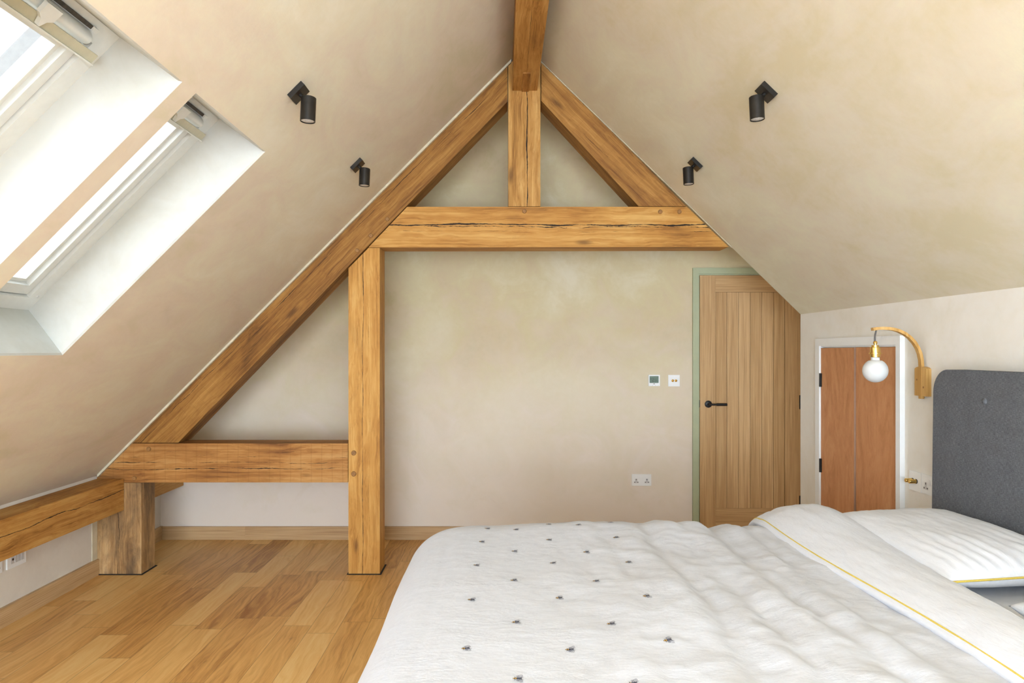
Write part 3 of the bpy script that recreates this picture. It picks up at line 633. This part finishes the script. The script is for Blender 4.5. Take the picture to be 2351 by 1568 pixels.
# ------------------------------------------------------------------ spotlights on the slopes
def ray_plane(px, py, o_, n_):
    dvec = Vector(((px - VX) / F, 1, (VY - py) / F)); e = Vector((0, 0, ZE)); return e + dvec * ((o_ - e).dot(n_) / dvec.dot(n_))
NL = -EN; ER = Vector((1, 0, -0.9733)).normalized(); NR = Vector((-0.9733, 0, -1)).normalized()
def spotlight(px, py, side, label):
    n_, e_ = (NL, ET) if side == 'l' else (NR, ER)
    o_ = O0 if side == 'l' else Vector((0, 0, RP(0)))
    c = ray_plane(px, py, o_ + n_ * .020, n_) - n_ * .020
    r = empty('ceiling_spotlight', c); tag(r, label, 'spotlight', 'black ceiling spotlights')
    bm = bmesh.new(); a = .037; Yv = Vector((0, 1, 0))
    vs = [bm.verts.new(c + e_ * u * a + Yv * v * a + n_ * d_) for u in (-1, 1) for v in (-1, 1) for d_ in (.0006, .020)]
    for f in ((0, 1, 3, 2), (4, 6, 7, 5), (0, 4, 5, 1), (2, 3, 7, 6), (0, 2, 6, 4), (1, 5, 7, 3)): bm.faces.new([vs[i] for i in f])
    obj('mounting_plate', bm, M['black_metal'], r, bevel=.001)
    sx = 1 if side == 'l' else -1
    top = c + Vector((sx * .046, 0, -.025)); ax = Vector((-sx * .035, -.03, -1)).normalized()
    stem_end = top + ax * .018
    bm = bmesh.new(); cyl(bm, c + n_ * .018, c + n_ * .052 + Vector((sx * .002, 0, 0)), .0085, n=20); obj('stem', bm, M['black_metal'], r, smooth=True)
    R0 = .0285; L = .092
    bm = bmesh.new(); lathe(bm, [(0, 0), (R0 - .002, 0), (R0, .002), (R0, L), (R0 - .0025, L), (R0 - .0025, L - .006), (0, L - .006)], top, ax, 36)
    hd_ = obj('lamp_head', bm, M['black_metal'], r, smooth=True)
    bm = bmesh.new(); lathe(bm, [(0, L - .0008), (R0 - .008, L - .0012), (R0 - .0035, L - .003), (R0 - .0035, L - .0058)], top, ax, 36); obj('lens', bm, M['lens'], hd_, smooth=True)
spotlight(689.6, 217.7, 'l', 'black spotlight on the pink slope, the nearer one, next to the roof windows')
spotlight(824.0, 382.6, 'l', 'black spotlight on the pink slope, close to the long rafter')
spotlight(1754.9, 216.0, 'r', 'black spotlight on the cream slope over the bed, the nearer one')
spotlight(1593.0, 380.4, 'r', 'black spotlight on the cream slope, close to the short rafter')

# ------------------------------------------------------------------ bed
BY0, BY1 = 1.20, 2.965
bed = empty('bed', (.85, (BY0 + BY1) / 2, 0)); tag(bed, 'bed with a grey linen headboard against the knee wall', 'bed')
obj('base', BX(-.18, 1.78, BY0 + .01, BY1 - .01, .10, .36), M['bed_base'], bed, bevel=.02)
for xq in (-.10, 1.70):
    for yq in (BY0 + .08, BY1 - .08):
        bm = bmesh.new(); cyl(bm, (xq, yq, .0), (xq, yq, .11), .022, .028); obj('leg', bm, M['black_iron'], bed, smooth=True)
# headboard: rounded slab leaning slightly on the wall
def rrect(y0, y1, z0, z1, r, n=10):
    P = [(y0, z0), (y1, z0)]
    P += [(y1 - r + r * math.cos(q), z1 - r + r * math.sin(q)) for q in [PI / 2 * i / n for i in range(n + 1)]]
    P += [(y0 + r - r * math.sin(q), z1 - r + r * math.cos(q)) for q in [PI / 2 * i / n for i in range(n + 1)]]
    return P
HT = 1.337
hbY1 = 2.982; hbY0 = 1.17
P = rrect(hbY0, hbY1, .12, HT, .095)
bm = prism_x(P, 1.80, 1.872)
bmesh.ops.bevel(bm, geom=[e for e in bm.edges if abs(e.verts[0].co.x - e.verts[1].co.x) < 1e-6 and e.verts[0].co.x < 1.81], offset=.018, segments=4, affect='EDGES', profile=.5)
for v in bm.verts: v.co.x -= (HT - v.co.z) * .014; v.co.y += .004 * math.sin(v.co.z * 9) * (1 if v.co.y > 2.9 else 0)
hb = obj('headboard', bm, M['linen'], bed, smooth=True)
for yy in (2.66, 2.22, 1.78):
    q = Vector((1.80 - (HT - 1.245) * .014 - .001, yy, 1.245 - .02)); bm = bmesh.new(); lathe(bm, [(0, .006), (.006, .005), (.0115, .002), (.0125, -.003)], q, (-1, 0, 0), 24); obj('button', bm, M['linen'], hb, smooth='all')
o = obj('mattress', BX(-.20, 1.775, BY0, BY1, .362, .675), M['sheet'], bevel=.035); tag(o, 'mattress under a pale grey fitted sheet, glimpsed between the pillows', 'mattress')

XIN, YFAR, YNEAR = -.095, 2.745, 1.38
def fbm(x_, y_, s): return noise.fractal(Vector((x_, y_, s)), 0.8, 2.1, 4)
def hgt(x_, y_):
    h = .7185
    h += .008 * math.sin((x_ + .1) * 2.6) * math.sin((y_ - 1.2) * 1.9)
    h += .008 * math.exp(-((x_ - .42) / .28) ** 2) - .012 * math.exp(-((x_ - .845) / .07) ** 2) * max(0, min(1, (y_ - 2.2) / .4))
    h += .020 * math.exp(-((y_ - 2.80) / .22) ** 2) * max(.25, math.exp(-((x_ - .42) / .42) ** 4))
    damp = min(1, max(.10, (x_ - .02) / .5))
    h += .016 * damp * fbm(x_ * 3.4, y_ * 1.5, 3.1)
    for cx, wd, am, ph in ((.36, .040, .006, .3), (.53, .050, .014, 1.1), (.67, .045, .012, 2.0), (.81, .050, .018, 4.1), (.94, .040, .016, 5.0)):
        xc = cx + .030 * fbm(y_ * 1.6, cx * 7, 2.0) + .012 * math.sin(y_ * 3.1 + ph)
        m_ = max(.15, .6 + .9 * fbm(y_ * 1.8, cx * 11, 6.0))
        dq = x_ - xc
        h += am * m_ * (math.exp(-((dq + wd * .9) / wd) ** 2) - 1.1 * math.exp(-((dq - wd * .25) / (wd * .55)) ** 2))
    r1 = 1 - abs(fbm(x_ * 4.2 + y_ * 1.6, y_ * 5.5 - x_ * 1.0, 9.7)) * 3.2; h += .0026 * (.2 + .8 * damp) * max(0, r1) ** 2
    h += (.0008 + .0022 * damp) * fbm(x_ * 11, y_ * 9, 1.7) + .0008 * fbm(x_ * 30, y_ * 26, 5.0)
    return h
A0, RR = .10, .17
def prof_(dd):
    if dd < A0: return dd, .010 * (dd / A0) ** 2
    s_ = dd - A0; q = s_ / RR
    if q < PI / 2: return A0 + RR * math.sin(q), .010 + RR * (1 - math.cos(q))
    return A0 + RR + .02 * (s_ - RR * PI / 2), .010 + RR + (s_ - RR * PI / 2)
def surf(a, b, lift=0.0):
    dx_ = min(0, a - XIN); dy_ = (b - YFAR) if b > YFAR else ((b - YNEAR) if b < YNEAR else 0)
    dd = math.hypot(dx_, dy_); h = hgt(a, b)
    if dd < 1e-6: return Vector((a, b, h + lift))
    o_, dr_ = prof_(dd); ca, cb = a - dx_, b - dy_
    fade = max(0, 1 - dd / .5)
    z = h * fade + .7185 * (1 - fade) - dr_
    ang = math.atan2(dy_, dx_); rip = .006 * math.sin(4 * ang + 7 * (a + b)) * min(1, dd / .4) ** 2
    return Vector((ca + dx_ / dd * (o_ + rip + lift * (1 - fade)), cb + dy_ / dd * (o_ + rip), z + lift))
bm = bmesh.new(); nx, ny = 190, 210
au = [XIN - .62 + (1.27 - XIN + .62) * i / nx for i in range(nx + 1)]; bv = [YNEAR - .56 + (YFAR - YNEAR + 1.12) * j / ny for j in range(ny + 1)]
G = [[bm.verts.new(surf(a, b)) for b in bv] for a in au]
for i in range(nx):
    for j in range(ny): bm.faces.new((G[i][j], G[i + 1][j], G[i + 1][j + 1], G[i][j + 1]))
# embroidered bees, stitched into the cover in staggered rows
def stitch(pts, mi):
    f = bm.faces.new([bm.verts.new(surf(x_, y_, .0016)) for x_, y_ in pts]); f.material_index = mi
    if f.normal.z < 0: f.normal_flip()
def ell(cx, cy, rx_, ry_, mi, R_=None, n=14):
    stitch([R_(cx + rx_ * math.cos(2 * PI * i / n), cy + ry_ * math.sin(2 * PI * i / n)) for i in range(n)], mi)
def line(p, q, w_, mi, R_):
    ddx, ddy = q[0] - p[0], q[1] - p[1]; L = math.hypot(ddx, ddy); nx_, ny_ = -ddy / L * w_, ddx / L * w_
    stitch([R_(p[0] + nx_, p[1] + ny_), R_(p[0] - nx_, p[1] - ny_), R_(q[0] - nx_, q[1] - ny_), R_(q[0] + nx_, q[1] + ny_)], mi)
def bee(x0, y0, rot, s_):
    R_ = lambda u, v: (x0 + s_ * (u * math.cos(rot) - v * math.sin(rot)), y0 + s_ * (u * math.sin(rot) + v * math.cos(rot)))
    for i, (u0, u1, r0, r1) in enumerate(((-.0105, -.0085, .0005, .0022), (-.0085, -.0065, .0022, .0034), (-.0065, -.0045, .0034, .0038), (-.0045, -.0025, .0038, .0036), (-.0025, -.0005, .0036, .003))):
        stitch([R_(u0, -r0), R_(u1, -r1), R_(u1, r1), R_(u0, r0)], 1 if i % 2 == 0 else 2)
    ell(.0025, 0, .0036, .0036, 1, R_); ell(.0072, 0, .0022, .0026, 1, R_, 10)
    for sg in (1, -1):
        for ang, ln_, wd in ((1.15, .0165, .0040), (1.75, .0115, .0030)):
            ca, sa = math.cos(ang), math.sin(ang); n = 12
            E = [(.002 + ca * (ln_ / 2 + ln_ / 2 * math.cos(2 * PI * i / n)) - sa * wd * math.sin(2 * PI * i / n), sg * (.001 + sa * (ln_ / 2 + ln_ / 2 * math.cos(2 * PI * i / n)) + ca * wd * math.sin(2 * PI * i / n))) for i in range(n)]
            for i in range(n): line(E[i], E[(i + 1) % n], .00045, 3, R_)
            line((.002, sg * .001), (.002 + ca * ln_ * .9, sg * (.001 + sa * ln_ * .9)), .0004, 3, R_)
        for u, du in ((-.004, -.003), (.001, -.001), (.005, .004), (.008, .005)):
            line((u, sg * .003), (u + du, sg * .0078), .00045, 1, R_)
bee_px = [(1119, 1206.5), (1256.6, 1194.6), (1394.8, 1190.9), (1183.8, 1217.4), (1330.8, 1214.7), (1105.9, 1244.3), (1260, 1239.9), (1413.5, 1235.8), (1180.8, 1266.7), (1345.5, 1267.8), (1093.3, 1298), (1268.9, 1293.6), (1442.4, 1291.9), (1179, 1332.4), (1367.6, 1335), (1081.7, 1377.3), (1283.5, 1373.6), (1484, 1369), (1183.8, 1429), (1402.3, 1432.5), (1069.2, 1490), (1308, 1492), (1545.2, 1489.6), (1188.2, 1559), (1452.6, 1565.5)]
for q in range(25):
    row = (0, 0, 0, 1, 1)[q % 5] + 2 * (q // 5); colq = (0, 1, 2, 0, 1)[q % 5]
    yr = 2.884 - .153 * row; xr = (-.083 if row % 2 == 0 else .034) + .241 * colq
    px, py = bee_px[q]
    zq = hgt(xr, min(yr, YFAR)); Yq = F * (ZE - zq) / (py - VY); xq = (px - VX) * Yq / F
    if abs(Yq - yr) > .05: Yq = yr
    bee(xq, min(Yq, 2.77), random.uniform(-.12, .22), 1.0)
dv = obj('duvet', bm, [M['cotton'], M['bee_dark'], M['bee_gold'], M['bee_wing']], None, smooth='all')
tag(dv, 'white crumpled duvet embroidered with small bees, with a turned back edge', 'duvet')

# the turned back top edge, with yellow piping
def fold_pt(i, b, prof):
    x_, z_ = prof[i]; return x_, z_
def fold_curve(b):
    tt = min(1, max(0, (b - 1.5) / 1.35))
    x0 = 1.045 - .025 * (tt - .5) + .014 * math.sin(b * 4.2 + .6); x1 = 1.30 + .12 * tt ** 1.3
    hx = .018 * math.exp(-((b - 2.78) / .22) ** 2) + .006 * math.sin(b * 5.3)
    pts = []
    base = [(0.10, -.030), (0.03, -.016), (-.004, -.004), (.000, .006), (.05, .016), (.18, .034), (.36, .049), (.55, .056), (.72, .050), (.86, .030), (.95, -.004), (1.0, -.032), (.985, -.044)]
    for f_, z_ in base:
        pts.append((x0 + (x1 - x0) * f_, .722 + z_ + hx * max(0, math.sin(PI * max(0, min(1, f_))))))
    return pts
def cr(P, n):      # smooth resample
    out = []
    for i in range(len(P) - 1):
        p0, p1, p2, p3 = P[max(i - 1, 0)], P[i], P[i + 1], P[min(i + 2, len(P) - 1)]
        for q in range(n):
            t_ = q / n; out.append(tuple(.5 * (2 * p1[c] + (p2[c] - p0[c]) * t_ + (2 * p0[c] - 5 * p1[c] + 4 * p2[c] - p3[c]) * t_ ** 2 + (3 * p1[c] - p0[c] - 3 * p2[c] + p3[c]) * t_ ** 3) for c in (0, 1)))
    return out + [P[-1]]
bm = bmesh.new(); rows = []; nb = 200
YF2 = YFAR + .06
def fold_place(x_, z_, b):
    if b <= YF2: return Vector((x_, b, z_))
    o_, dr_ = prof_(b - YF2); return Vector((x_, YF2 + o_ + (z_ - .722) * .4, z_ - dr_))
bvals = [1.16 + (YF2 + .55 - 1.16) * j / nb for j in range(nb + 1)]
for b in bvals:
    P = cr(fold_curve(b), 5); rw = []
    for i, (x_, z_) in enumerate(P):
        top = max(0, min(1, (i - 15) / 10))
        z_ += top * (.004 * fbm(x_ * 16, b * 3.0, 2.2) + .0022 * fbm(x_ * 44, b * 9, 7.1) + .003 * math.sin((x_ * 30 + b * 7)) * max(0, (i - 35) / 25))
        rw.append(bm.verts.new(fold_place(x_, z_, b)))
    rows.append(rw)
for a, b in zip(rows, rows[1:]):
    for i in range(len(a) - 1): bm.faces.new((a[i], a[i + 1], b[i + 1], b[i]))
fd = obj('turned_back_edge', bm, M['cotton_fold'], dv, smooth='all')
bm = bmesh.new(); pts = []
for b in bvals[::2]:
    P = cr(fold_curve(b), 5); x_, z_ = P[18]; pts.append(fold_place(x_ + .006, z_ + .003, b))
tube(bm, pts, .0025, 8); obj('piping', bm, M['piping'], fd, smooth='all')

# pillows
def pillow(cx, cy, hx, hy, T, tilt, label, seed):
    bm = bmesh.new(); n, m_ = 60, 80; zc = .683 + T * .52
    def P(u, v, top):
        e = max(0, (1 - abs(u) ** 3.2)) ** .5 * max(0, (1 - abs(v) ** 3.6)) ** .5
        pinch = 1 - .05 * (1 - abs(v)) * abs(u) ** 3
        pin2 = 1 - .05 * (1 - abs(u)) * abs(v) ** 3
        x_ = u * hx * pinch; y_ = v * hy * pin2
        z = (T * .5 if top else -T * .5) * e
        if top:
            wv = max(0, -v) ** 1.5
            z += e * (0.0050 * wv * math.sin(u * 38 + 3.0 * fbm(u * 1.5, v * 1.5, seed) + v * 4) + .005 * fbm(u * 2.2, v * 2, seed) + .0025 * fbm(u * 11, v * 3, seed + 3))
        q = Vector((x_, y_, z))
        ca, sa = math.cos(tilt), math.sin(tilt)
        return Vector((cx + q.x * ca - q.z * sa, cy + q.y, zc + q.x * sa + q.z * ca))
    for top in (True, False):
        Gd = [[bm.verts.new(P(-1 + 2 * i / n, -1 + 2 * j / m_, top)) for j in range(m_ + 1)] for i in range(n + 1)]
        for i in range(n):
            for j in range(m_): bm.faces.new((Gd[i][j], Gd[i + 1][j], Gd[i + 1][j + 1], Gd[i][j + 1]))
    bmesh.ops.remove_doubles(bm, verts=bm.verts, dist=5e-4)
    o = obj('pillow', bm, M['cotton_pillow'], None, smooth='all'); tag(o, label, 'pillow', 'white pillows against the headboard')
    for v in (-1,):
        bm = bmesh.new(); tube(bm, [P(-1 + 2 * i / n, v, True) + Vector((0, v * .002, .001)) for i in range(n + 1)], .0032, 8); obj('piping', bm, M['piping'], o, smooth='all')
pillow(1.535, 2.47, .245, .40, .128, .035, 'white pillow with yellow piping at the far side of the bed', 4.0)
pillow(1.560, 1.51, .225, .375, .125, .035, 'white pillow of which only a pleated corner shows, nearest the viewer', 8.0)

# ------------------------------------------------------------------ light
w = bpy.data.worlds.new('overcast sky'); bpy.context.scene.world = w; w.use_nodes = True
nt = w.node_tree; nt.nodes.clear(); wo = nt.nodes.new('ShaderNodeOutputWorld'); bg = nt.nodes.new('ShaderNodeBackground')
bg.inputs[0].default_value = (.94, .97, 1.0, 1); bg.inputs[1].default_value = 1.12; nt.links.new(bg.outputs[0], wo.inputs[0])
def area(name, loc, direction, sx, sy, power, col=(1, 1, 1)):
    L = bpy.data.lights.new(name, 'AREA'); L.shape = 'RECTANGLE'; L.size = sx; L.size_y = sy; L.energy = power; L.color = col
    o = bpy.data.objects.new(name, L); C.objects.link(o); o.location = loc; o.rotation_euler = Vector(direction).to_track_quat('-Z', 'Y').to_euler(); return o
tm = (T0 + T1) / 2
for (y0, y1) in OPEN: area('daylight_skylight', sl((y0 + y1) / 2, tm, .75), -EN, 1.5, 1.5, 20, (.84, .92, 1))
area('fill_near_wall', (-.3, YN + .05, 1.45), (0.05, 1, -.01), 3.6, 2.4, 455, (.66, .81, 1))  # unseen fill lamp added inside the closed near wall, no window there
area('fill_left_slope', sl(.1, tm, -.03), -EN, 2.6, 1.1, 19, (.69, .82, 1))  # unseen fill lamp added under the unbroken slope, brightens bed side and floor
area('fill_behind_camera', sl(-2.0, tm, -.03), (1, .5, -.75), 1.6, 1.1, 52, (.68, .82, 1))  # another unseen fill lamp added under the slope, behind the camera
area('fill_low_right', (1.2, -2.4, .85), (-.30, .9, .50), 1.8, 1.0, 112, (.66, .81, 1))  # unseen fill lamp added low behind the camera to brighten the slopes

# ------------------------------------------------------------------ camera
cam = bpy.data.cameras.new('camera'); co = bpy.data.objects.new('camera', cam); C.objects.link(co)
co.location = (0, 0, ZE); co.rotation_euler = (PI / 2, 0, 0)
cam.sensor_fit = 'HORIZONTAL'; cam.sensor_width = 36.0; cam.lens = 36.0 * F / 2351.0
cam.shift_x = (1175.5 - VX) / 2351.0; cam.shift_y = (VY - 784.0) / 2351.0
cam.clip_start = .02
sc_ = bpy.context.scene; sc_.camera = co
sc_.view_settings.view_transform = 'Standard'; sc_.view_settings.look = 'None'; sc_.view_settings.exposure = 0.0
sc_.cycles.use_denoising = True; sc_.cycles.max_bounces = 6; sc_.cycles.diffuse_bounces = 3; sc_.cycles.glossy_bounces = 3; sc_.cycles.transparent_max_bounces = 8
sc_.cycles.use_adaptive_sampling = True; sc_.cycles.adaptive_threshold = 0.12; sc_.cycles.adaptive_min_samples = 12
